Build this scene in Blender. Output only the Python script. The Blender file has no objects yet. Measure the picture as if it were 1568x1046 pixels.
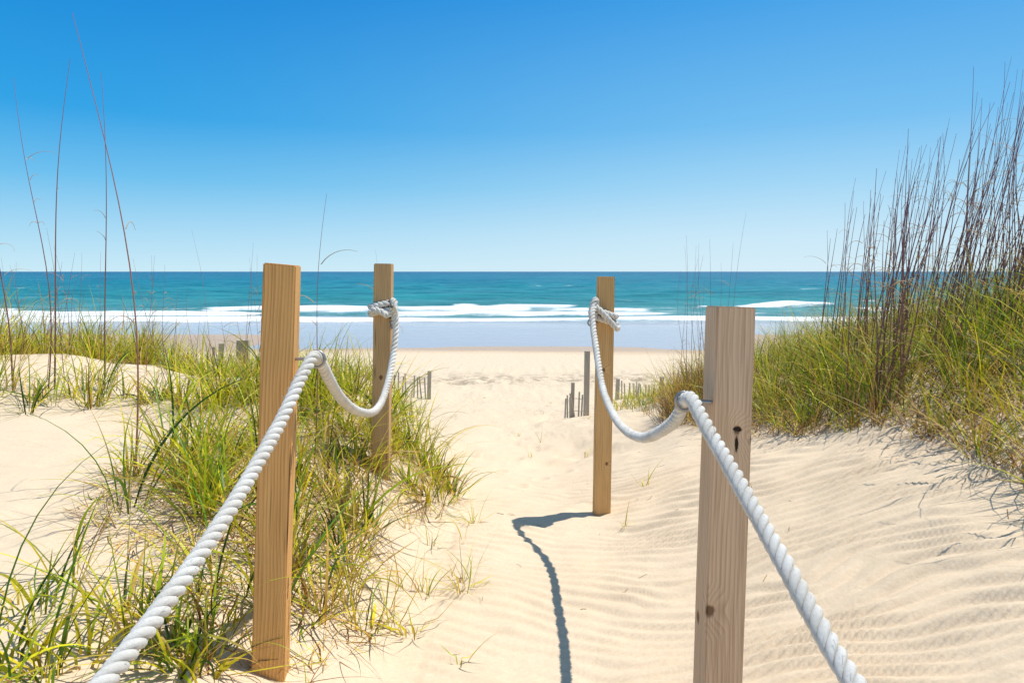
import bpy, math, numpy as np
from mathutils import Vector, Matrix
rng=np.random.default_rng(7)
EYE=4.0
scene=bpy.context.scene
# ------------------------------------------------------------------ helpers
def sstep(a,b,x):
    t=np.clip((np.asarray(x,float)-a)/(b-a),0,1); return t*t*(3-2*t)
_T=np.random.default_rng(3).random((256,256))
def vn(x,y,s=0):
    x=np.asarray(x,float)+s*17.3; y=np.asarray(y,float)+s*9.7
    xi=np.floor(x).astype(int); yi=np.floor(y).astype(int)
    fx=x-xi; fy=y-yi; fx=fx*fx*(3-2*fx); fy=fy*fy*(3-2*fy)
    a=_T[xi&255,yi&255]; b=_T[(xi+1)&255,yi&255]; c=_T[xi&255,(yi+1)&255]; d=_T[(xi+1)&255,(yi+1)&255]
    return (a*(1-fx)+b*fx)*(1-fy)+(c*(1-fx)+d*fx)*fy-.5
def fbm(x,y,s=0,o=3):
    r=0;a=1
    for i in range(o):
        r=r+a*vn(x*2**i,y*2**i,s+i); a*=.5
    return r
def sinterp(x,xp,fp,w):
    x=np.asarray(x,float); return sum(np.interp(x+o*w,xp,fp)*k for o,k in ((-1,.15),(-.5,.22),(0,.26),(.5,.22),(1,.15)))
def mk(name,V,F,mat=None,col=None,smooth=True,attrs=None,parent=None):
    V=np.asarray(V,np.float32); F=np.asarray(F,np.int32)
    m=bpy.data.meshes.new(name); n=F.shape[1]
    m.vertices.add(len(V)); m.vertices.foreach_set("co",V.ravel())
    m.loops.add(F.size); m.loops.foreach_set("vertex_index",F.ravel())
    m.polygons.add(len(F)); m.polygons.foreach_set("loop_start",np.arange(0,F.size,n,dtype=np.int32))
    m.polygons.foreach_set("use_smooth",np.full(len(F),smooth))
    m.update(calc_edges=True)
    if col is not None:
        a=m.color_attributes.new("Col",'FLOAT_COLOR','POINT')
        c=np.ones((len(V),4),np.float32); c[:,:3]=col; a.data.foreach_set("color",c.ravel())
    if attrs:
        for k,v in attrs.items():
            a=m.attributes.new(k,'FLOAT','POINT'); a.data.foreach_set("value",np.asarray(v,np.float32).ravel())
    o=bpy.data.objects.new(name,m); scene.collection.objects.link(o)
    if mat: m.materials.append(mat)
    if parent: o.parent=parent
    return o
def gridF(nx,ny):
    i=np.arange(nx*ny).reshape(ny,nx)
    return np.stack([i[:-1,:-1],i[:-1,1:],i[1:,1:],i[1:,:-1]],-1).reshape(-1,4)
def axis(dense0,dense1,step,lo,hi,g=1.12):
    a=list(np.arange(dense0,dense1+1e-6,step)); s=step; v=a[-1]
    while v<hi: s*=g; v+=s; a.append(v)
    s=step; v=a[0]; b=[]
    while v>lo: s*=g; v-=s; b.append(v)
    return np.array(b[::-1]+a)
class NT:
    def __init__(s,name):
        s.m=bpy.data.materials.new(name); s.m.use_nodes=True; s.t=s.m.node_tree; s.t.nodes.clear()
        s.out=s.n('ShaderNodeOutputMaterial')
    def n(s,ty,ins=None,**kw):
        nd=s.t.nodes.new(ty)
        for k,v in kw.items(): setattr(nd,k,v)
        if ins:
            for k,v in ins.items(): s.set(nd,k,v)
        return nd
    def set(s,nd,k,v):
        i=nd.inputs[k]
        if isinstance(v,bpy.types.NodeSocket): s.t.links.new(v,i)
        elif isinstance(v,bpy.types.Node): s.t.links.new(v.outputs[0],i)
        else: i.default_value=v
    def math(s,op,a,b=0.0,c=0.0):
        nd=s.t.nodes.new('ShaderNodeMath'); nd.operation=op
        s.set(nd,0,a); s.set(nd,1,b); s.set(nd,2,c); return nd.outputs[0]
    def mix(s,f,a,b,bt='MIX'):
        nd=s.t.nodes.new('ShaderNodeMixRGB'); nd.blend_type=bt
        s.set(nd,0,f); s.set(nd,1,a); s.set(nd,2,b); return nd.outputs[0]
    def mr(s,v,a,b,c=0.0,d=1.0,smooth=False):
        nd=s.t.nodes.new('ShaderNodeMapRange')
        if smooth: nd.interpolation_type='SMOOTHSTEP'
        s.set(nd,0,v); s.set(nd,1,a); s.set(nd,2,b); s.set(nd,3,c); s.set(nd,4,d); return nd.outputs[0]
    def noise(s,vec,scale,detail=3,rough=.5,dist=0.0):
        nd=s.n('ShaderNodeTexNoise'); s.set(nd,'Vector',vec)
        nd.inputs['Scale'].default_value=scale; nd.inputs['Detail'].default_value=detail
        nd.inputs['Roughness'].default_value=rough; nd.inputs['Distortion'].default_value=dist
        return nd.outputs[0]
    def mapv(s,vec,sc):
        nd=s.n('ShaderNodeMapping'); s.set(nd,'Vector',vec); nd.inputs['Scale'].default_value=sc; return nd.outputs[0]
def C(r,g,b): return (r,g,b,1)

# ------------------------------------------------------------------ terrain
BY=[-60,-5,0,1.7,4,8,11,14,17,20,24,30,33.5,36,56,62,80,140]
BZ=[-1.0,-1.2,-1.22,-1.27,-1.46,-2.1,-2.5,-2.88,-3.2,-3.45,-3.72,-3.9,-3.96,-4.01,-4.05,-4.3,-5.5,-8]
def groundbase(x,y):
    x=np.asarray(x,float); y=np.asarray(y,float)
    z=np.interp(y,BY,BZ)
    zl=np.interp(y,[-60,0,2,5,6.5,8,10,13,18,24,30,140],[-.9,-.98,-1.0,-.96,-1.0,-1.3,-1.9,-2.7,-3.28,-3.8,-4.6,-20])
    zl=zl+.24*(1-sstep(-4.4,-2.8,x))*sstep(4.4,6,y)*(1-sstep(8,12,y))
    xc=np.interp(y,[-5,2,4,6,8,14],[-.85,-.80,-.62,-.85,-1.3,-2.2])+.12*fbm(x*0+3,y*1.3,5)
    t=1-sstep(xc-.5,xc+.42,x)
    z=z+np.maximum(zl-z,0)*t
    z=z+.045*np.exp(-(((x+.8)/.3)**2+((y-2.05)/.35)**2))
    R=sinterp(x+.18*vn(y*.5,x*0,7),[.35,.8,1.2,2,3,4,6,12],[0,.10,.29,.5,1.0,1.3,1.45,1.4],.35)
    mul=np.interp(y,[-60,-3,0,2,7,9,12,17],[.9,1,1,1,1,.9,.5,0])
    z=z+R*mul
    und=fbm(x*.9,y*.9,11)*.05+fbm(x*.25,y*.25,12)*.12*sstep(4,8,np.abs(x)+.3*y)
    z=z+und*(1-sstep(14,30,y))
    return z
def ground(x,y):
    x=np.asarray(x,float); y=np.asarray(y,float)
    z=groundbase(x,y)
    near=(1-sstep(7,12,np.abs(y-2)))*(1-sstep(5,9,np.abs(x)))
    warp=fbm(x*.9,y*.9,21)*.40+fbm(x*3.4,y*3.4,22,2)*.066
    ph=(y*.93+x*.36+warp)/.092*2*np.pi
    s=.5+.5*np.sin(ph+.75*np.sin(ph+.6))
    amp=.8+1.2*fbm(x*3.0,y*6,23,2)
    mask=(.48+.52*sstep(.3,1.0,x))*sstep(-.3,.08,fbm(x*.9,y*.9,31)+.16+.25*sstep(.5,1.2,x))
    mask=mask*np.where(x<-.3,.3,1)*(.3+.7*(1-sstep(3.5,6,y)))
    z=z+near*mask*np.clip(amp,.15,1.7)*(s**1.3)*.025
    z=z+near*(fbm(x*2.6,y*2.6,41)*.026+fbm(x*9,y*9,42,2)*.007)
    ch=sstep(4.5,7,y)*(1-sstep(26,31,y))
    z=z+ch*(np.minimum(fbm(x*2.4,y*2.0,51,2),.05)*.13)
    for k in range(22):
        fx_,fy_=_FP[k]; dx=(x-fx_)/.055; dy=(y-fy_)/.12; r2=dx*dx+dy*dy
        z=z-.014*np.exp(-r2**1.5)+.006*np.exp(-((np.sqrt(r2)-1.5)/.35)**2)
    for yc,am in ((21.0,.11),(22.6,.12),(25.5,.07)):
        yy=y-yc-fbm(x*.12,y*0,61)*1.2
        z=z-am*np.exp(-(yy/.28)**2)*(.6+.9*np.abs(vn(x*2.2,y*2.2,63))*2)+.4*am*np.exp(-((yy-.6)/.3)**2)
    tf=sstep(33,36,y)*(1-sstep(50,58,y))
    bars=fbm(x*.05,y*.20,74,4)*.17-.052
    bars=bars+.16*sstep(11,17,np.abs(x+1))*(1-sstep(41,47,y))-.05*sstep(44,48,y)
    z=z+tf*bars
    for px,py in ((-.73,2.05),(-.75,3.9),(.53,1.74),(.535,4.05)):
        r=np.hypot(x-px,y-py); z=z-.018*np.exp(-(r/.11)**2)+.012*np.exp(-((r-.24)/.1)**2)
    return z+EYE
_r=np.random.default_rng(12)
_FP=[(.05+_r.normal(0,.25),5.2+i*.37+_r.normal(0,.08)) for i in range(22)]
xs=axis(-2.6,3.6,.0135,-3000,3000,1.09); ys=axis(.7,5.2,.0125,-60,140,1.035)
X,Y=np.meshgrid(xs,ys)
Z=ground(X,Y)
s=NT('sand_material')
geo=s.n('ShaderNodeNewGeometry'); P=geo.outputs['Position']
sep=s.n('ShaderNodeSeparateXYZ',{0:P})
n1=s.noise(P,1.3,4); n2=s.noise(P,60,4,.7); n3=s.noise(P,420,2,.8); n4=s.noise(s.mapv(P,(.05,.25,.05)),1,4,.6)
c=s.mix(n1,C(.68,.535,.37),C(.74,.615,.455))
c=s.mix(s.mr(n2,.3,.75),c,C(.63,.485,.335)); 
c=s.mix(s.mr(n3,.60,.75,0,.45),c,C(.35,.26,.175))
far=s.mr(sep.outputs[1],12.0,22.0); c=s.mix(s.math('MULTIPLY',far,.6),c,C(.67,.55,.40))
wy=s.math('ADD',sep.outputs[1],s.math('MULTIPLY',s.noise(s.mapv(P,(.15,.15,.15)),1,3),3.0))
wr=s.math('MULTIPLY',s.mr(s.math('ABSOLUTE',s.math('SUBTRACT',wy,25.0)),0.2,2.6,1,0),s.mr(s.noise(P,2.2,6,.75),.46,.58))
c=s.mix(s.math('MULTIPLY',wr,.75),c,C(.20,.15,.10))
wet=s.mr(s.math('ADD',sep.outputs[1],s.math('MULTIPLY',n4,4.0)),34.2,36.4)
c=s.mix(wet,c,C(.54,.36,.21))
b1=s.n('ShaderNodeBump',{'Height':n2,'Strength':.45,'Distance':.006})
b2=s.n('ShaderNodeBump',{'Height':n3,'Strength':.5,'Distance':.0015,'Normal':b1.outputs[0]})
b3=s.n('ShaderNodeBump',{'Height':s.noise(P,5,4,.6),'Strength':s.mr(sep.outputs[1],6.0,14.0,0.0,.9),'Distance':.09,'Normal':b2.outputs[0]})
p=s.n('ShaderNodeBsdfPrincipled',{'Base Color':c,'Roughness':s.mr(wet,0.0,1.0,.95,.3),'Normal':b3.outputs[0]})
s.set(p,'Specular IOR Level',s.mr(wet,0.0,1.0,.1,.4))
s.t.links.new(p.outputs[0],s.out.inputs[0])
mk('sand_ground',np.stack([X,Y,Z],-1).reshape(-1,3),gridF(len(xs),len(ys)),s.m)

# ------------------------------------------------------------------ ocean
xs=axis(-75,75,.5,-20000,20000,1.14); ys=axis(34,110,.30,33.9,30000,1.03)
X,Y=np.meshgrid(xs,ys); Z=np.zeros_like(X); foam=np.zeros_like(X)
for k,(yc,A,tr,th,wl) in enumerate([(58.5,.22,2.6,-2,.05),(62.5,.36,2.2,-.42,.05),(68,.36,2.0,-.16,.05),(76,.30,1.5,.06,.04),(88,.26,1.2,.22,.035),(108,.26,1.3,.28,.04),(145,.24,1.6,.28,.04),(185,.2,2,.30,.035),(250,.2,3,.30,.03)]):
    yl=yc+fbm(X*.022,X*0+k,80+k,4)*4.0*(yc/60)**.5
    am=fbm(X*wl*1.6,X*0+k*3.3,90+k,4)
    d=Y-yl; w=.9+yc*.006
    prof=np.where(d<0,np.exp(-(d/w)**2),np.exp(-(d/(3*w))**2))
    a=A*(.55+.9*np.clip(am+.3,0,1)); Z+=a*prof
    on=sstep(th,th+.25,am)
    tl=tr*(.45+1.5*np.clip(.5+fbm(X*.11,X*0+k,190+k,3),0,1))
    f=on*np.where(d<0,np.exp(-(d/tl)**2),np.exp(-(d/(.35+yc*.003))**2)); foam=np.maximum(foam,f*(1 if yc<80 else .74))
foam=np.maximum(foam,.33*(1-sstep(.6,3.0,np.abs(Y-54.0-fbm(X*.05,X*0,99)*5))))
foam=np.maximum(foam,.26*sstep(56,60,Y)*(1-sstep(68,80,Y)))
Z+=sstep(60,78,Y)*(fbm(X*.09,Y*.28,100,4)*.42+.22*np.sin(Y*.45+fbm(X*.03,Y*.03,101)*9))
Z=Z*sstep(50,58,Y)
shal=1-sstep(51,61,Y+fbm(X*.05,Y*.1,103)*5)
w=NT('ocean_material'); geo=w.n('ShaderNodeNewGeometry'); P=geo.outputs['Position']; sep=w.n('ShaderNodeSeparateXYZ',{0:P})
fa=w.n('ShaderNodeAttribute',attribute_name='foam').outputs['Fac']; sa=w.n('ShaderNodeAttribute',attribute_name='shallow').outputs['Fac']
lg=w.math('LOGARITHM',sep.outputs[1],10.0)
cr=w.n('ShaderNodeValToRGB',{0:w.mr(lg,1.75,3.5)}); e=cr.color_ramp.elements
e[0].position=0; e[0].color=C(.13,.33,.31); e[1].position=1; e[1].color=C(.0,.065,.17)
k=e.new(.15); k.color=C(.035,.28,.29); k=e.new(.4); k.color=C(.006,.18,.25); k=e.new(.7); k.color=C(.002,.11,.205)
m1=w.noise(w.mapv(P,(.05,.16,.1)),1,8,.7); m2=w.noise(w.mapv(P,(.012,.035,.1)),1,4,.6); m3=w.noise(w.mapv(P,(.35,.9,.1)),1,6,.7)
m4=w.noise(w.mapv(P,(.006,.06,.1)),1,5,.7)
c=w.mix(w.mr(m1,.38,.60,0,.85),cr.outputs[0],w.mix(1.0,cr.outputs[0],C(.35,.48,.58),'MULTIPLY'))
c=w.mix(w.mr(m4,.5,.7,0,.45),c,w.mix(1.0,cr.outputs[0],C(.35,.5,.62),'MULTIPLY'))
c=w.mix(w.mr(m2,.45,.7,0,.4),c,C(.03,.30,.32))
c=w.mix(w.mr(m3,.52,.75,0,.45),c,C(.12,.40,.43))
c=w.mix(sa,c,C(.42,.365,.375))
nz=w.noise(w.mapv(P,(.30,1.0,1)),1.1,7,.75)
fm=w.math('ADD',w.math('MULTIPLY',fa,1.35),w.math('MULTIPLY',w.math('SUBTRACT',nz,.5),2.2))
fm=w.mr(fm,.40,.95)
fm=w.math('MULTIPLY',fm,w.mr(fa,.05,.3))
caps=w.math('MULTIPLY',w.mr(w.noise(w.mapv(P,(.06,.24,.1)),1,8,.8),.685,.75),w.mr(sep.outputs[1],70.0,90.0))
fm=w.math('MAXIMUM',fm,w.math('MULTIPLY',caps,.65))
c=w.mix(fm,c,C(.84,.86,.86))
h=w.math('ADD',w.math('MULTIPLY',m3,.5),w.math('MULTIPLY',m1,1.2))
bp=w.n('ShaderNodeBump',{'Height':h,'Distance':1.0,'Strength':w.mr(sa,0,1.0,.9,.04)})
p=w.n('ShaderNodeBsdfPrincipled',{'Base Color':c,'Normal':bp.outputs[0],'IOR':1.33})
w.set(p,'Roughness',w.mr(w.math('MAXIMUM',fm,w.mr(sa,0,1.0,.35,.0)),0,1.0,.10,.6)); 
w.set(p,'Specular IOR Level',w.mr(sa,0,1.0,.12,.5))
w.t.links.new(p.outputs[0],w.out.inputs[0])
mk('ocean',np.stack([X,Y,Z],-1).reshape(-1,3),gridF(len(xs),len(ys)),w.m,attrs={'foam':foam,'shallow':shal})

# ------------------------------------------------------------------ wood posts
def wood_mat(name,ca,cb,knots,seed,cracks=()):
    s=NT(name); tc=s.n('ShaderNodeTexCoord'); P=tc.outputs['Object']
    mp=s.n('ShaderNodeMapping'); s.set(mp,'Vector',P); mp.inputs['Location'].default_value=(seed,seed*.7,seed*1.3)
    Q=mp.outputs[0]
    kn=0.0; bend=0.0; ck=0.0
    dn=s.math('MULTIPLY',s.noise(Q,60,3,.6),.6)
    for (kx,ky,kz,r) in knots:
        v=s.n('ShaderNodeVectorMath',operation='SUBTRACT'); s.set(v,0,P); v.inputs[1].default_value=(kx,ky,kz)
        v2=s.n('ShaderNodeVectorMath',operation='MULTIPLY'); s.set(v2,0,v); v2.inputs[1].default_value=(1,1,.75)
        l=s.n('ShaderNodeVectorMath',operation='LENGTH'); s.set(l,0,v2.outputs[0])
        d=s.math('DIVIDE',l.outputs['Value'],r)
        kn=s.math('MAXIMUM',kn,s.mr(s.math('ADD',d,dn),.8,1.5,1.0,0.0,True))
        bend=s.math('ADD',bend,s.mr(d,.5,4.5,1.0,0.0,True))
    for (kx,ky,kz,r,asp) in cracks:
        v=s.n('ShaderNodeVectorMath',operation='SUBTRACT'); s.set(v,0,P); v.inputs[1].default_value=(kx,ky,kz)
        v2=s.n('ShaderNodeVectorMath',operation='MULTIPLY'); s.set(v2,0,v); v2.inputs[1].default_value=(1,1,1/asp)
        l=s.n('ShaderNodeVectorMath',operation='LENGTH'); s.set(l,0,v2.outputs[0])
        d=s.math('DIVIDE',l.outputs['Value'],r)
        ck=s.math('MAXIMUM',ck,s.mr(s.math('ADD',d,s.math('MULTIPLY',s.noise(Q,90,3,.7),1.4)),1.5,2.0,1.0,0.0,True))
    warp=s.noise(s.mapv(Q,(5,5,1.2)),1,2)
    sp=s.n('ShaderNodeSeparateXYZ',{0:Q})
    rad=s.math('ADD',s.math('ADD',s.math('MULTIPLY',sp.outputs[0],1.0),s.math('MULTIPLY',sp.outputs[1],.75)),s.math('ADD',s.math('MULTIPLY',warp,.07),s.math('MULTIPLY',bend,.03)))
    ring=s.math('FRACT',s.math('MULTIPLY',rad,95.0))
    ring=s.math('POWER',ring,1.7)
    fine=s.noise(s.mapv(Q,(260,260,5)),1,3,.6); med=s.noise(s.mapv(Q,(40,40,1.5)),1,3,.6); big=s.noise(s.mapv(Q,(8,8,1.8)),1,2)
    f=s.math('ADD',s.math('MULTIPLY',ring,.5),s.math('MULTIPLY',med,.5))
    c=s.mix(s.mr(f,.15,.9),ca,cb)
    c=s.mix(s.mr(fine,.45,.7,0,.5),c,s.mix(1.0,c,C(.55,.45,.38),'MULTIPLY'))
    c=s.mix(s.mr(big,.35,.7,0,.4),c,s.mix(1.0,c,C(.68,.66,.66),'MULTIPLY'))
    c=s.mix(s.math('MULTIPLY',kn,.85),c,C(.12,.05,.02))
    crack=s.math('MULTIPLY',s.mr(s.noise(s.mapv(Q,(55,55,.9)),1,1),.705,.73),s.mr(s.noise(Q,3.0,1),.5,.6))
    crack=s.math('MAXIMUM',crack,ck)
    c=s.mix(crack,c,C(.03,.017,.01))
    hh=s.math('SUBTRACT',s.math('ADD',s.math('MULTIPLY',ring,-.3),s.math('MULTIPLY',fine,.5)),s.math('ADD',s.math('MULTIPLY',crack,4.0),kn))
    b=s.n('ShaderNodeBump',{'Height':hh,'Strength':.7,'Distance':.0018})
    p=s.n('ShaderNodeBsdfPrincipled',{'Base Color':c,'Roughness':.75,'Normal':b.outputs[0],'Specular IOR Level':.2})
    s.t.links.new(p.outputs[0],s.out.inputs[0]); return s.m
met=NT('galvanised_metal'); p=met.n('ShaderNodeBsdfPrincipled',{'Base Color':C(.35,.34,.33),'Metallic':.9,'Roughness':.45}); met.t.links.new(p.outputs[0],met.out.inputs[0])
import bmesh
def post(base,top,w,yaw,mat,under=.4,chamf=(0,0)):
    base=Vector(base); top=Vector(top); ax=(top-base).normalized(); L=(top-base).length
    bm=bmesh.new(); bmesh.ops.create_cube(bm,size=1)
    for v in bm.verts:
        v.co.x*=w; v.co.y*=w; v.co.z=(v.co.z+.5)*(L+under)-under
        if v.co.z>0: v.co.z+=chamf[0]*v.co.x/w+chamf[1]*v.co.y/w
    bmesh.ops.bevel(bm,geom=bm.edges[:],offset=.0035,segments=2,affect='EDGES')
    for zz in np.arange(-under+.1,L-.02,.06):
        bmesh.ops.bisect_plane(bm,geom=bm.verts[:]+bm.edges[:]+bm.faces[:],plane_co=(0,0,zz),plane_no=(0,0,1))
    for v in bm.verts:
        a=float(vn(v.co.z*3,v.co.x*20,int(abs(base.x*10))))*.003
        v.co.x+=a; v.co.y+=a*.5
    m=bpy.data.meshes.new('wooden_post'); bm.to_mesh(m); bm.free(); m.materials.append(mat)
    o=bpy.data.objects.new('wooden_post',m); scene.collection.objects.link(o)
    q=Vector((0,0,1)).rotation_difference(ax)
    o.matrix_world=Matrix.Translation(base)@q.to_matrix().to_4x4()@Matrix.Rotation(yaw,4,'Z')
    return o
mLF=wood_mat('pine_wood_golden',C(.82,.48,.18),C(.54,.26,.08),[(.047,-.02,.2,.01)],1.0,[(.047,-.025,.62,.008,4),(.047,-.015,.23,.007,3.5),(.047,.02,.72,.004,8),(.047,-.03,.60,.004,9)])
mRF=wood_mat('pine_wood_weathered',C(.76,.55,.37),C(.54,.36,.215),[(.012,-.05,.885,.010),(-.042,-.05,.42,.014),(.048,-.04,.86,.011),(-.05,.02,.37,.014)],4.2,[(.014,-.05,.888,.011,.5),(.012,-.05,.85,.004,5)])
mLB=wood_mat('pine_wood_grey',C(.70,.46,.23),C(.48,.28,.12),[(.0,-.05,.5,.012)],7.7)
mRB=wood_mat('pine_wood_brown',C(.78,.49,.21),C(.53,.30,.115),[(-.01,-.05,.9,.012),(.02,-.05,.35,.01)],9.1)
E=EYE
pLF=post((-.728,2.06,-1.17+E),(-.692,2.06,.022+E),.094,math.radians(8),mLF,chamf=(-.006,.0))
pLB=post((-.752,3.92,-1.10+E),(-.735,3.92,.045+E),.098,0.02,mLB)
pRF=post((.533,1.80,-1.29+E),(.575,1.80,-.092+E),.100,math.radians(1),mRF,chamf=(.0,-.004))
pRB=post((.532,4.07,-1.48+E),(.558,4.07,-.03+E),.098,-.02,mRB)
post((-.74,-.42,-1.2+E),(-.72,-.42,0+E),.098,.05,mLB)
post((.62,-.45,-1.2+E),(.63,-.45,-.08+E),.098,.03,mRB)

# ------------------------------------------------------------------ ropes
def catmull(P,step=.005):
    P=np.array(P,float); P=np.vstack([2*P[0]-P[1],P,2*P[-1]-P[-2]]); out=[]
    for i in range(1,len(P)-2):
        p0,p1,p2,p3=P[i-1:i+3]; n=max(3,int(np.linalg.norm(p2-p1)/step*1.0))
        t0=0;t1=t0+np.linalg.norm(p1-p0)**.5;t2=t1+np.linalg.norm(p2-p1)**.5;t3=t2+np.linalg.norm(p3-p2)**.5
        t=np.linspace(t1,t2,n,endpoint=False)[:,None]
        A1=(t1-t)/(t1-t0)*p0+(t-t0)/(t1-t0)*p1; A2=(t2-t)/(t2-t1)*p1+(t-t1)/(t2-t1)*p2; A3=(t3-t)/(t3-t2)*p2+(t-t2)/(t3-t2)*p3
        B1=(t2-t)/(t2-t0)*A1+(t-t0)/(t2-t0)*A2; B2=(t3-t)/(t3-t1)*A2+(t-t1)/(t3-t1)*A3
        out.append((t2-t)/(t2-t1)*B1+(t-t1)/(t2-t1)*B2)
    out=np.vstack(out+[P[-2:-1]])
    d=np.r_[0,np.cumsum(np.linalg.norm(np.diff(out,axis=0),axis=1))]
    n=int(d[-1]/step); u=np.linspace(0,d[-1],n)
    return np.stack([np.interp(u,d,out[:,k]) for k in range(3)],-1)
def frames(Q):
    T=np.gradient(Q,axis=0); T/=np.linalg.norm(T,axis=1)[:,None]+1e-9
    N=np.zeros_like(T); a=np.array([0,0,1.]) if abs(T[0,2])<.9 else np.array([1.,0,0])
    n=a-T[0]*a.dot(T[0]); N[0]=n/np.linalg.norm(n)
    for i in range(1,len(T)):
        n=N[i-1]-T[i]*N[i-1].dot(T[i]); N[i]=n/np.linalg.norm(n)
    return T,N,np.cross(T,N)
def tube(Q,r,sides=8,phase=0):
    T,N,B=frames(Q); r=np.broadcast_to(np.asarray(r,float),(len(Q),))
    a=np.linspace(0,2*np.pi,sides,endpoint=False)
    V=Q[:,None,:]+r[:,None,None]*(np.cos(a)[None,:,None]*N[:,None]+np.sin(a)[None,:,None]*B[:,None])
    i=np.arange(len(Q)*sides).reshape(len(Q),sides); j=np.roll(i,-1,1)
    F=np.stack([i[:-1],j[:-1],j[1:],i[1:]],-1).reshape(-1,4)
    return V.reshape(-1,3),F
def rope_geo(Q,R=.0165,pitch=.078):
    T,N,B=frames(Q); L=np.r_[0,np.cumsum(np.linalg.norm(np.diff(Q,axis=0),axis=1))]
    Vs=[];Fs=[];Gs=[];o=0
    for k in range(3):
        a=L/pitch*2*np.pi+k*2*np.pi/3
        a=a+.25*np.sin(L*9)+.12*np.sin(L*31)
        S=Q+R*.54*(np.cos(a)[:,None]*N+np.sin(a)[:,None]*B)
        V,F=tube(S,R*.51*(1+.05*np.sin(L*23+k)),11)
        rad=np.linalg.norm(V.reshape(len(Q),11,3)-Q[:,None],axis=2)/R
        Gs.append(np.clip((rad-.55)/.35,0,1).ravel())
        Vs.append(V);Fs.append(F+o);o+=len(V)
    m=int(L[-1]*110); idx=rng.integers(0,len(Q)-8,m)
    for i in idx:
        a=rng.random()*6.28; d=np.cos(a)*N[i]+np.sin(a)*B[i]; l=.006+.012*rng.random(); u=np.linspace(0,1,4)[:,None]
        S=Q[i]+d*R*.9+(T[i]*rng.choice([-1,1])*1.0*u+d*.6*u**1.5)*l
        V,F=tube(S,.0004,3); Vs.append(V);Fs.append(F+o);o+=len(V);Gs.append(np.ones(len(V)))
    return np.vstack(Vs),np.vstack(Fs),np.concatenate(Gs)
s=NT('rope_fibre'); tc=s.n('ShaderNodeNewGeometry'); P=tc.outputs['Position']
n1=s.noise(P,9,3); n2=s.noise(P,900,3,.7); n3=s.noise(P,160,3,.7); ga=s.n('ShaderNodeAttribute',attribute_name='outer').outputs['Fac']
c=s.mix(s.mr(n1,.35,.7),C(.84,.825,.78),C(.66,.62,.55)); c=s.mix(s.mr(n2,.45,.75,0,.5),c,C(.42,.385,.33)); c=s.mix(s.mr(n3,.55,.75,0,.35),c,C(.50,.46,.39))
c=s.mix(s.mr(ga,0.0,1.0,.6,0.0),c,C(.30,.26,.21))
fibre_bump=s.n('ShaderNodeBump',{'Height':s.math('ADD',n2,n3),'Strength':.9,'Distance':.0025})  # bump relief of the rope fibres from the finer noises
p=s.n('ShaderNodeBsdfPrincipled',{'Base Color':c,'Roughness':.9,'Normal':fibre_bump.outputs[0],'Specular IOR Level':.15}); s.t.links.new(p.outputs[0],s.out.inputs[0]); ropeM=s.m
def loops(cx,cy,z0,turns,rise,h=.049,R=.0165,a0=0,tilt=0):
    hh=h+R*.9; t=np.linspace(0,turns*2*np.pi,int(turns*28)); a=a0+t; n=5
    c,s_=np.cos(a),np.sin(a); rr=hh/((np.abs(c)**n+np.abs(s_)**n)**(1/n))
    return np.stack([cx+rr*c,cy+rr*s_,z0+rise*t/(2*np.pi)+tilt*rr*c+E],-1)
def sh(L): return [(x,y,z+E) for x,y,z in L]
def rope(paths,R=.0172):
    Vs=[];Fs=[];Gs=[];o=0
    for P_ in paths:
        V,F,G=rope_geo(catmull(P_),R); Vs.append(V);Fs.append(F+o);Gs.append(G);o+=len(V)
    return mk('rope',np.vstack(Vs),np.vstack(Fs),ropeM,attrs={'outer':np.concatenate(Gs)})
left_main=sh([(-.63,-.37,-.2),(-.61,-.2,-.36),(-.60,.2,-.55),(-.60,.6,-.622),(-.602,1.0,-.605),(-.602,1.41,-.52),(-.600,1.76,-.392),(-.592,1.93,-.292),(-.585,2.005,-.252),(-.585,2.06,-.262),(-.590,2.2,-.345),(-.605,2.42,-.45),(-.625,2.8,-.575),(-.64,3.2,-.65),(-.652,3.5,-.625),(-.655,3.74,-.485),(-.652,3.83,-.33),(-.655,3.84,-.24),(-.668,3.80,-.19)])
lb=loops(-.742,3.92,-.262,2.0,.040,a0=-.9,tilt=.12)
knotL=[(-.668,3.86,-.30+E),(-.655,3.85,-.265+E),(-.66,3.84,-.215+E),(-.672,3.86,-.165+E),(-.68,3.90,-.18+E),(-.668,3.87,-.225+E),(-.66,3.845,-.27+E)]
crossL=[(-.80,3.845,-.235+E),(-.775,3.835,-.215+E),(-.735,3.828,-.225+E),(-.70,3.835,-.245+E),(-.67,3.85,-.215+E),(-.665,3.87,-.17+E)]
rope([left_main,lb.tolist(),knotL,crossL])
right_main=sh([(.55,-.40,-.25),(.53,-.2,-.4),(.51,.2,-.555),(.505,.6,-.625),(.502,1.0,-.605),(.487,1.22,-.522),(.470,1.46,-.425),(.452,1.62,-.352),(.447,1.70,-.318),(.447,1.76,-.330),(.449,1.86,-.398),(.452,2.1,-.494),(.455,2.36,-.574),(.455,2.7,-.632),(.455,3.05,-.642),(.455,3.45,-.575),(.456,3.72,-.404),(.457,3.86,-.30),(.462,3.93,-.235),(.478,3.97,-.205)])
rb=loops(.552,4.07,-.305,2.1,.046,a0=2.6,tilt=-.46)
knotR=[(.475,4.03,-.30+E),(.462,4.0,-.25+E),(.47,3.985,-.20+E),(.49,4.0,-.165+E),(.50,4.02,-.20+E),(.485,3.99,-.25+E),(.47,3.985,-.29+E)]
crossR=[(.48,4.0,-.20+E),(.50,3.985,-.215+E),(.54,3.975,-.255+E),(.58,3.98,-.30+E),(.612,3.995,-.335+E),(.625,4.03,-.33+E)]
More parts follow.
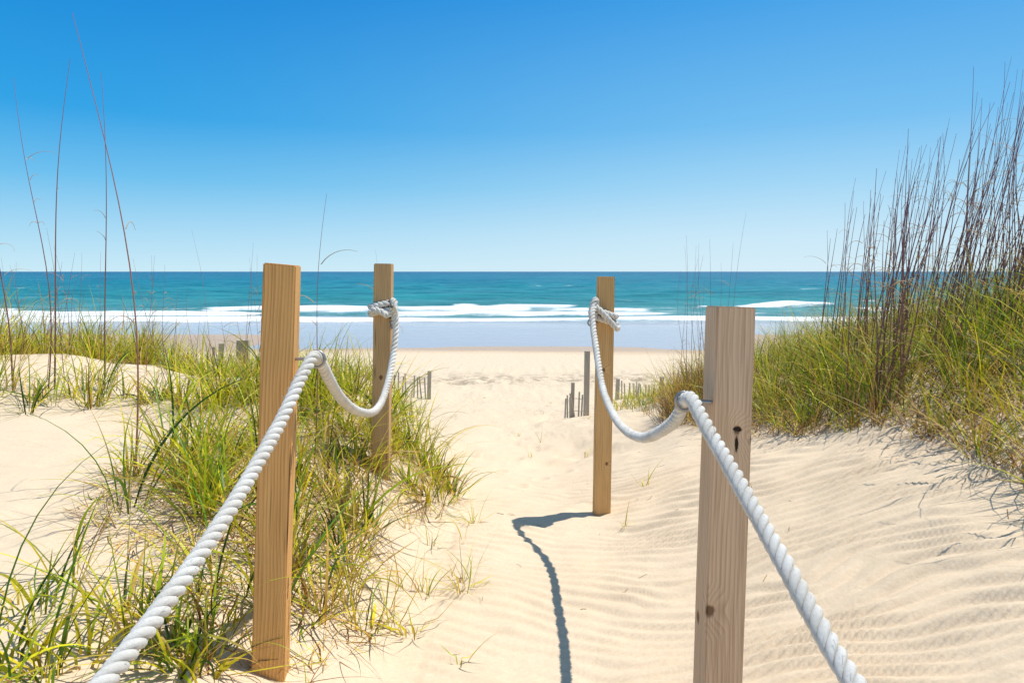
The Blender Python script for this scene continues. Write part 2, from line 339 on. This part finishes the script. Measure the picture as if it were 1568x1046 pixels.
rope([right_main,rb.tolist(),knotR,crossR])
def hook(parent,start,end,ringc,rr):
    a=np.linspace(0,2*np.pi,25); ring=np.stack([ringc[0]+rr*np.cos(a),0*a+ringc[1],ringc[2]+rr*np.sin(a)],-1)
    V1,F1=tube(np.linspace(start,end,5),.005,8); V2,F2=tube(ring,.0045,8)
    o=mk('eye_hook',np.vstack([V1,V2]),np.vstack([F1,F2+len(V1)]),met.m)
    o.parent=parent; o.matrix_parent_inverse=parent.matrix_world.inverted()
hook(pLF,(-.66,2.05,-.262+E),(-.608,2.05,-.262+E),(-.585,2.045,-.262+E),.024)
hook(pRF,(.53,1.765,-.338+E),(.47,1.765,-.335+E),(.447,1.765,-.335+E),.024)
hook(pLB,(-.70,3.9,-.3+E),(-.685,3.86,-.3+E),(-.67,3.86,-.3+E),.02)
hook(pRB,(.51,4.03,-.3+E),(.48,4.0,-.3+E),(.465,4.0,-.3+E),.02)

# ------------------------------------------------------------------ grass
def leaf_mat(name,trans=.38,rough=.45):
    s=NT(name); a=s.n('ShaderNodeAttribute',attribute_name='Col').outputs['Color']
    p=s.n('ShaderNodeBsdfPrincipled',{'Base Color':a,'Roughness':rough,'Specular IOR Level':.3})
    t=s.n('ShaderNodeBsdfTranslucent',{'Color':a}); m=s.n('ShaderNodeMixShader',{0:trans}); s.set(m,1,p.outputs[0]); s.set(m,2,t.outputs[0])
    s.t.links.new(m.outputs[0],s.out.inputs[0]); return s.m
grassM=leaf_mat('grass_blade'); stemM=leaf_mat('dry_stem',.05,.8)
PAL=np.array([[.36,.47,.015],[.12,.24,.012],[.70,.62,.02],[.66,.45,.11],[.04,.09,.01],[.26,.14,.05],[.58,.58,.015]])
def blades(cx,cy,az,L,t0,b,w,pal,K=7,sink=.01,twist=.5,curve=0.4):
    N=len(cx); s=np.linspace(0,1,K+1)
    th=t0[:,None]+b[:,None]*s[None]**1.25
    ds=L[:,None]/K; mid=(th[:,1:]+th[:,:-1])/2
    hx=np.c_[np.zeros(N),np.cumsum(np.sin(mid)*ds,1)]; hz=np.c_[np.zeros(N),np.cumsum(np.cos(mid)*ds,1)]
    azs=az[:,None]+(rng.normal(0,curve,N)[:,None])*s[None]
    ca,sa=np.cos(azs),np.sin(azs)
    x=cx[:,None]+hx*ca; y=cy[:,None]+hx*sa; z=ground(cx,cy)[:,None]-sink+hz
    zg=groundbase(x,y)+EYE+.012+.02*rng.random((N,1)); z[:,1:]=np.maximum(z[:,1:],zg[:,1:])
    ta=az+np.pi/2+rng.normal(0,twist,N); wd=(w[:,None]*(1-s[None]**1.6)*(.65+.6*np.minimum(s*4,1))[None])/2+.0002
    px=np.cos(ta)[:,None]*wd; py=np.sin(ta)[:,None]*wd; pz=wd*rng.normal(0,.3,N)[:,None]
    V=np.stack([np.stack([x-px,y-py,z-pz],-1),np.stack([x+px,y+py,z+pz],-1)],2).reshape(-1,3)
    o=(np.arange(N)*(K+1)*2)[:,None]+(np.arange(K)*2)[None]
    F=np.stack([o,o+1,o+3,o+2],-1).reshape(-1,4)
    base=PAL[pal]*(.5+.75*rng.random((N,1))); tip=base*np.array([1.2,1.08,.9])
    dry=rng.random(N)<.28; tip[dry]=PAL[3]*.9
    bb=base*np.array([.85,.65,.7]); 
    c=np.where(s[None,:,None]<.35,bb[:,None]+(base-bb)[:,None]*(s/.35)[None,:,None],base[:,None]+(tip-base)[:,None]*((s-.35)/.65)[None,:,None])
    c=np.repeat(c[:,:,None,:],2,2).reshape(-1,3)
    return V,F,np.clip(c,0,.85)
def tufts(tx,ty,nb,Lr,wr,palp,spread=.05,tilt=(.1,.9),bend=(.3,1.6),K=7):
    cnt=rng.poisson(nb,len(tx))+2; cx=np.repeat(tx,cnt); cy=np.repeat(ty,cnt); N=len(cx)
    sc=np.repeat(.65+.7*rng.random(len(tx)),cnt)
    az=rng.random(N)*2*np.pi; r=spread*np.sqrt(rng.random(N))
    cx=cx+r*np.cos(az)+rng.normal(0,.01,N); cy=cy+r*np.sin(az)+rng.normal(0,.01,N)
    L=(Lr[0]+(Lr[1]-Lr[0])*rng.random(N)**1.3)*sc; w=wr[0]+(wr[1]-wr[0])*rng.random(N)
    t0=tilt[0]+(tilt[1]-tilt[0])*rng.random(N)**1.4; b=bend[0]+(bend[1]-bend[0])*rng.random(N)
    pal=rng.choice(len(PAL),N,p=palp); dom=np.repeat(rng.choice(len(PAL),len(tx),p=palp),cnt); pal=np.where(rng.random(N)<.35,dom,pal)
    return blades(cx,cy,az,L,t0,b,w,pal,K)
def join(parts):
    Vs=[];Fs=[];Cs=[];o=0
    for V,F,c in parts: Vs.append(V);Fs.append(F+o);Cs.append(c);o+=len(V)
    return np.vstack(Vs),np.vstack(Fs),np.vstack(Cs)
def ell(cx,cy,rx,ry,n):
    a=rng.random(n)*2*np.pi; r=np.sqrt(rng.random(n)); return cx+rx*r*np.cos(a),cy+ry*r*np.sin(a)
pg=[.28,.13,.24,.12,.07,.03,.13]; py_=[.18,.04,.33,.25,.0,.05,.15]; pr=[.22,.20,.10,.18,.15,.11,.04]; pd=[.01,.03,.01,.28,.1,.57,0]
parts=[]
for (cx,cy,rx,ry,n,nb,Lr) in [(-1.35,3.5,.55,.95,40,17,(.25,.65)),(-1.5,5.0,.9,.75,54,22,(.25,.65)),(-2.2,5.1,.6,.4,14,18,(.25,.6)),(-3.3,5.0,.7,.3,16,16,(.25,.6)),(-.92,2.85,.32,.65,24,16,(.2,.55)),(-.72,4.3,.36,.6,36,18,(.18,.42)),(-1.04,2.0,.2,.22,8,16,(.15,.45)),(-1.45,1.95,.35,.35,5,9,(.25,.65)),(-1.2,1.75,.2,.2,4,10,(.2,.55)),(-.62,2.75,.15,.5,6,12,(.12,.35)),(-1.3,1.45,.3,.15,3,7,(.3,.6)),(-.86,1.86,.1,.06,3,9,(.1,.25))]:
    x,y=ell(cx,cy,rx,ry,n); parts.append(tufts(x,y,nb,Lr,(.0035,.0105),pg,.05,(.05,1.0),(.4,1.9),9))
x,y=ell(-.34,3.5,.28,.8,12); parts.append(tufts(x,y,7,(.1,.3),(.002,.005),py_,.03,(.1,1.1),(.2,1.5)))
x,y=ell(-.5,2.3,.18,.4,6); parts.append(tufts(x,y,10,(.1,.32),(.002,.006),py_,.03,(.1,1.1),(.2,1.5)))
for (cx,cy,rx,ry,n) in [(-1.3,3.4,.6,1.0,1200),(-.85,2.6,.35,.8,450),(-.7,4.1,.4,.6,400)]:
    x,y=ell(cx,cy,rx,ry,n); parts.append(blades(x,y,rng.random(n)*6.28,.1+.25*rng.random(n),.9+.6*rng.random(n),.3*rng.random(n),.002+.003*rng.random(n),rng.choice([3,5,3,5,2],n),5))
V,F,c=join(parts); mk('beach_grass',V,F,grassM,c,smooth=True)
parts=[]
x=rng.uniform(-11,-1.3,1500); y=rng.uniform(4.9,10.5,1500)
k=(x>-.95*y-1.5)&(fbm(x*.8,y*.8,130)+.22>rng.random(len(x))*.35)&(x<-1.2-.12*(y-5)); x=x[k];y=y[k]
g=(x<-.55*y+.1)
parts.append(tufts(x[g],y[g],20,(.30,.78),(.004,.010),[.22,.10,.26,.22,.06,.06,.08],.10,(.02,.7),(.2,1.4),6))
parts.append(tufts(x[~g],y[~g],17,(.22,.55),(.004,.009),pg,.09,(.02,.8),(.2,1.5),6))
n=120; x=rng.uniform(-4.5,-1.2,n); y=rng.uniform(9.5,17,n); k=x<-.13*y+.1; parts.append(tufts(x[k],y[k],12,(.15,.4),(.006,.012),pg,.1,(.05,.8),(.2,1.2),5))
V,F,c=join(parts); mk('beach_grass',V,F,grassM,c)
xb=lambda y:np.interp(y,[0,2.2,2.6,3.3,4,4.8,6,8.5,12,15],[2.1,1.84,1.98,2.12,2.10,1.74,1.66,1.60,2.0,2.6])
parts=[]
n=3600; y=rng.uniform(1.2,11,n); x=rng.uniform(1.5,11,n)
k=(x>xb(y)+.12*rng.random(n)+.12*fbm(y*2.5,y*0,140))&(x<.95*y+1.6)&~((x<2.35)&(y>6.6)&(y<8.6)); x=x[k];y=y[k]
keep=rng.random(len(x))<np.interp(y,[1,4,11],[1,1,.55]); x=x[keep];y=y[keep]
ed=np.clip((x-xb(y))/.5,0,1)
for lo,hi,Lr in ((-.5,.5,(.15,.42)),(.5,1.1,(.22,.72))):
    k=(ed>=lo)&(ed<hi); parts.append(tufts(x[k],y[k],22,Lr,(.003,.0075),pr,.10,(.02,.9),(.2,1.8),6))
x,y=ell(1.98,7.5,.36,.6,60); parts.append(tufts(x,y,36,(.25,.62),(.004,.008),pd,.1,(.02,.8),(.2,1.2),5))
n=7000; y=rng.uniform(2,7,n); x=xb(y)+rng.random(n)**1.5*3.0; parts.append(blades(x,y,rng.random(n)*6.28,.12+.35*rng.random(n),.6+.8*rng.random(n),.5*rng.random(n),.0025+.003*rng.random(n),rng.choice([3,5,5,5,2],n),5))
# long runners arching out over the edge of the sand
yy=np.array([2.05,2.2,2.35,2.5,2.7,3.0]); xx=np.array([1.78,1.86,1.92,1.98,2.02,2.06]); parts.append(tufts(xx,yy,7,(.3,.6),(.003,.006),pr,.05,(.3,1.1),(.5,1.6),8))
n=200; x=rng.uniform(1.6,9,n); y=rng.uniform(10,17,n); k=x>.16*y-.2; parts.append(tufts(x[k],y[k],12,(.15,.4),(.006,.012),pg,.1,(.05,.8),(.2,1.2),5))
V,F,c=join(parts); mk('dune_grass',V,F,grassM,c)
sp=[(.62,3.7),(.98,3.05),(1.25,3.6),(.85,4.3),(.1,9.5),(-.3,12),(.6,13),(1.1,9.8),(.35,8.5),(-.9,16.5),(-.7,17.5),(.9,16),(.2,7.2),(-.18,2.3),(.75,6.8),(-.1,16)]
x=np.array([a for a,b in sp]);y=np.array([b for a,b in sp])
V,F,c=tufts(x,y,3,(.06,.2),(.003,.006),py_,.02,(.1,1.2),(.1,1.2)); mk('grass_sprout',V,F,grassM,c)
parts=[]
for i in range(70):
    x=rng.uniform(-1.6,2.2); y=rng.uniform(1.5,6); az=rng.random()*6.28; l=rng.uniform(.015,.07); u=np.linspace(-.5,.5,5)
    qx=x+u*l*np.cos(az); qy=y+u*l*np.sin(az); Q=np.stack([qx,qy,ground(qx,qy)+.002],-1)
    V,F=tube(Q,rng.uniform(.0006,.0014),4); parts.append((V,F,np.tile(np.array([.34,.22,.11])*rng.uniform(.4,1.2),(len(V),1))))
V,F,c=join(parts); mk('dry_twigs',V,F,stemM,c)

# ------------------------------------------------------------------ sea oats
def oats(name,items):
    parts=[]
    for (bx,by,tx,ty,tz,r,bow) in items:
        bz=float(ground(bx,by))-.02; a=np.array([bx,by,bz]); b=np.array([tx,ty,tz+E]); t=np.linspace(0,1,16)[:,None]
        L=np.linalg.norm(b-a)
        side=np.array([rng.normal(0,1),rng.normal(0,.5),0]); 
        Q=a+(b-a)*t+np.array([bow,0,0])*(np.sin(np.pi*t)*L)*.5+side*np.sin(2*np.pi*t)*.012*L
        rr=r*(1-.80*t[:,0]**.8)
        V,F=tube(Q,rr,5)
        col=np.array([.30,.14,.08])*(.6+.8*rng.random()); col2=np.array([.30,.15,.17])
        cc=np.repeat(col*(1-t)+col2*t,5,0); parts.append((V,F,cc))
        for k in range(rng.integers(2,7)):
            i=rng.integers(2,12); p0=Q[i]; n=8; u=np.linspace(0,1,n); az=rng.random()*6.28; l=.06+.20*rng.random()
            th=.15+rng.random()*.6+u*(1+1.8*rng.random()); hx=np.cumsum(np.sin(th))*l/n; hz=np.cumsum(np.cos(th))*l/n
            W=np.stack([p0[0]+hx*np.cos(az),p0[1]+hx*np.sin(az),p0[2]+hz],-1)
            V,F=tube(W,.0022*(1-.8*u)+.0005,3); parts.append((V,F,np.tile(np.array([.52,.36,.2])*(.6+.6*rng.random()),(len(V),1))))
    V,F,c=join(parts); mk(name,V,F,stemM,c)
it=[(-1.77,3.2,-2.06,3.2,1.21,.0056,.10),(-3.55,5.3,-3.43,5.3,1.65,.0078,-.04),(-3.28,5.5,-3.31,5.5,1.6,.007,.02),(-3.6,5.3,-3.87,5.3,1.5,.006,.06),
    (-3.95,5.4,-4.15,5.4,.9,.008,.0),(-1.02,3.5,-.95,3.5,.40,.0036,-.02),(-.80,4.3,-.86,4.3,.14,.002,0),(-2.1,4.9,-2.3,4.9,.3,.002,.02),(-1.9,5.2,-2.0,5.2,.1,.002,.02),(-3.6,5.5,-3.75,5.5,.35,.0035,.03)]
for i in range(40):
    bx=rng.uniform(-6,-2.3); by=rng.uniform(5.4,7.5); it.append((bx,by,bx+rng.normal(0,.15),by,rng.uniform(-.35,.3),.0035,rng.normal(0,.05)))
oats('sea_oats',it)
it=[]
for i in range(195):
    u=rng.random()**.7; by=rng.uniform(4.1,6.8); pxr=.44+.38*u
    bx=max(pxr*by,float(xb(by))+.3); hgt=(.50+1.4*u**1.1)*(.42+.70*rng.random())
    lean=rng.normal(.12+.10*u,.08); tz=hgt*by/4.8
    it.append((bx,by,bx+lean*(tz+.8),by+rng.normal(0,.12),tz,.0045+.0026*rng.random(),rng.normal(-.02,.04)))
for i in range(12):
    by=rng.uniform(6.5,8.5); bx=by*rng.uniform(.25,.30); it.append((bx,by,bx+rng.normal(.05,.1),by,rng.uniform(-.1,.4),.0035,rng.normal(0,.04)))
it.append((1.65,5.6,1.92,5.6,.48,.0028,.02))
oats('sea_oats',it)

# ------------------------------------------------------------------ sand fences
s=NT('weathered_slat'); tc=s.n('ShaderNodeNewGeometry'); n=s.noise(s.mapv(tc.outputs['Position'],(40,40,4)),1,4)
p=s.n('ShaderNodeBsdfPrincipled',{'Base Color':s.mix(n,C(.28,.25,.20),C(.54,.47,.38)),'Roughness':.9}); s.t.links.new(p.outputs[0],s.out.inputs[0]); slatM=s.m
def fence(pts,h,gap=.085,posts=()):
    V=[];F=[]
    def box(cx,cy,z0,z1,wx,wy,lean=0,a=0):
        o=len(V); ca,sa=math.cos(a),math.sin(a)
        for z,l in ((z0,0),(z1,lean)):
            for dx,dy in ((-1,-1),(1,-1),(1,1),(-1,1)):
                ex,ey=dx*wx/2,dy*wy/2; V.append((cx+ex*ca-ey*sa+l,cy+ex*sa+ey*ca,z))
        F.extend([(o,o+1,o+5,o+4),(o+1,o+2,o+6,o+5),(o+2,o+3,o+7,o+6),(o+3,o,o+4,o+7),(o+4,o+5,o+6,o+7)])
    for (a,b) in zip(pts[:-1],pts[1:]):
        L=math.dist(a,b); n=int(L/gap); ang=math.atan2(b[1]-a[1],b[0]-a[0])
        for i in range(n+1):
            t=i/max(n,1); x=a[0]+(b[0]-a[0])*t; y=a[1]+(b[1]-a[1])*t
            if rng.random()<.06: continue
            g=float(ground(x,y)); hh=h*(.85+.2*rng.random()); box(x,y,g-.1,g+hh,.034,.01,rng.normal(0,.03),ang)
        for f in (.25,.75):
            m=10
            for i in range(m):
                t0,t1=i/m,(i+1)/m
                q0=(a[0]+(b[0]-a[0])*t0,a[1]+(b[1]-a[1])*t0+.012); q1=(a[0]+(b[0]-a[0])*t1,a[1]+(b[1]-a[1])*t1+.012)
                z0=float(ground(*q0))+h*f; z1=float(ground(*q1))+h*f; o=len(V); r=.004
                for q,z in ((q0,z0),(q1,z1)):
                    for dy,dz in ((0,-r),(r,0),(0,r),(-r,0)): V.append((q[0],q[1]+dy,z+dz))
                F.extend([(o+k_,o+(k_+1)%4,o+4+(k_+1)%4,o+4+k_) for k_ in range(4)])
    for (x,y,hh,w_) in posts:
        g=float(ground(x,y)); box(x,y+.05,g-.2,g+hh,w_,w_,.02,.2)
    mk('sand_fence',V,F,slatM,smooth=False)
fence([(-4.0,18.0),(-3.2,17.4),(-2.15,17.0)],.60,.11,[(-2.08,17.0,.68,.09)])
fence([(-3.95,9.0),(-3.62,9.1)],.40,.08,[(-3.58,9.0,.55,.15),(-3.85,8.95,.45,.06)])
fence([(.92,11.9),(1.2,11.4)],.42,.075,[(1.22,11.2,1.05,.075),(1.02,11.6,.6,.05)])
fence([(2.5,16.5),(3.1,16.9),(3.9,17.2)],.48,.1,[(3.75,17.1,.6,.08),(2.55,16.5,.5,.07)])

# ------------------------------------------------------------------ light, sky, camera
el=math.radians(69); azv=Vector((.95,.31,0)).normalized()
S=Vector((azv.x*math.cos(el),azv.y*math.cos(el),math.sin(el)))
l=bpy.data.lights.new('sun','SUN'); l.energy=5.0; l.angle=math.radians(.53); l.color=(1,.95,.86)
lo=bpy.data.objects.new('sun',l); scene.collection.objects.link(lo); lo.rotation_euler=S.to_track_quat('Z','Y').to_euler(); lo.location=(10,3,30)
wd=bpy.data.worlds.new('World'); scene.world=wd; wd.use_nodes=True; t=wd.node_tree
sk=t.nodes.new('ShaderNodeTexSky'); sk.sky_type='NISHITA'; sk.sun_disc=False; sk.sun_elevation=el; sk.sun_rotation=math.atan2(azv.x,azv.y)
sk.air_density=1.0; sk.dust_density=.1; sk.ozone_density=2.0
bg=t.nodes['Background']; STR=.12; bg.inputs[1].default_value=STR
tc=t.nodes.new('ShaderNodeTexCoord'); nrm=t.nodes.new('ShaderNodeVectorMath'); nrm.operation='NORMALIZE'; t.links.new(tc.outputs['Generated'],nrm.inputs[0])
sx=t.nodes.new('ShaderNodeSeparateXYZ'); t.links.new(nrm.outputs[0],sx.inputs[0])
def lin(c): return tuple(((v/255+.055)/1.055)**2.4 if v>10 else v/255/12.92 for v in c)+(1,)
def ramp(stops):
    r=t.nodes.new('ShaderNodeValToRGB'); t.links.new(sx.outputs[2],r.inputs[0]); e=r.color_ramp.elements
    e[0].position=stops[0][0]; e[0].color=lin(stops[0][1]); e[1].position=stops[-1][0]; e[1].color=lin(stops[-1][1])
    for p_,c_ in stops[1:-1]: k=e.new(p_); k.color=lin(c_)
    return r
rl=ramp([(0,(200,235,250)),(.05,(168,219,247)),(.12,(105,192,240)),(.2,(38,163,232)),(.37,(0,134,218)),(.6,(70,135,195)),(1,(115,155,200))])
rr_=ramp([(0,(212,238,251)),(.05,(200,232,250)),(.12,(162,215,247)),(.2,(116,192,243)),(.37,(60,160,233)),(.6,(95,150,205)),(1,(125,160,200))])
mz=t.nodes.new('ShaderNodeMapRange'); t.links.new(sx.outputs[0],mz.inputs[0]); mz.inputs[1].default_value=-.6; mz.inputs[2].default_value=.45; mz.interpolation_type='SMOOTHSTEP'
mx=t.nodes.new('ShaderNodeMixRGB'); t.links.new(mz.outputs[0],mx.inputs[0]); t.links.new(rl.outputs[0],mx.inputs[1]); t.links.new(rr_.outputs[0],mx.inputs[2])
sc=t.nodes.new('ShaderNodeVectorMath'); sc.operation='SCALE'; t.links.new(mx.outputs[0],sc.inputs[0]); sc.inputs['Scale'].default_value=1/STR
fx=t.nodes.new('ShaderNodeMixRGB'); fx.inputs[0].default_value=.94; t.links.new(sk.outputs[0],fx.inputs[1]); t.links.new(sc.outputs[0],fx.inputs[2])
t.links.new(fx.outputs[0],bg.inputs[0])
cam=bpy.data.cameras.new('camera'); cam.lens=24; cam.sensor_width=36; cam.shift_y=-107/1568; cam.clip_end=60000; cam.clip_start=.02
co=bpy.data.objects.new('camera',cam); scene.collection.objects.link(co); co.location=(0,0,EYE); co.rotation_euler=(math.radians(90),0,0)
scene.camera=co
scene.view_settings.view_transform='Standard'; scene.view_settings.look='None'; scene.view_settings.exposure=0
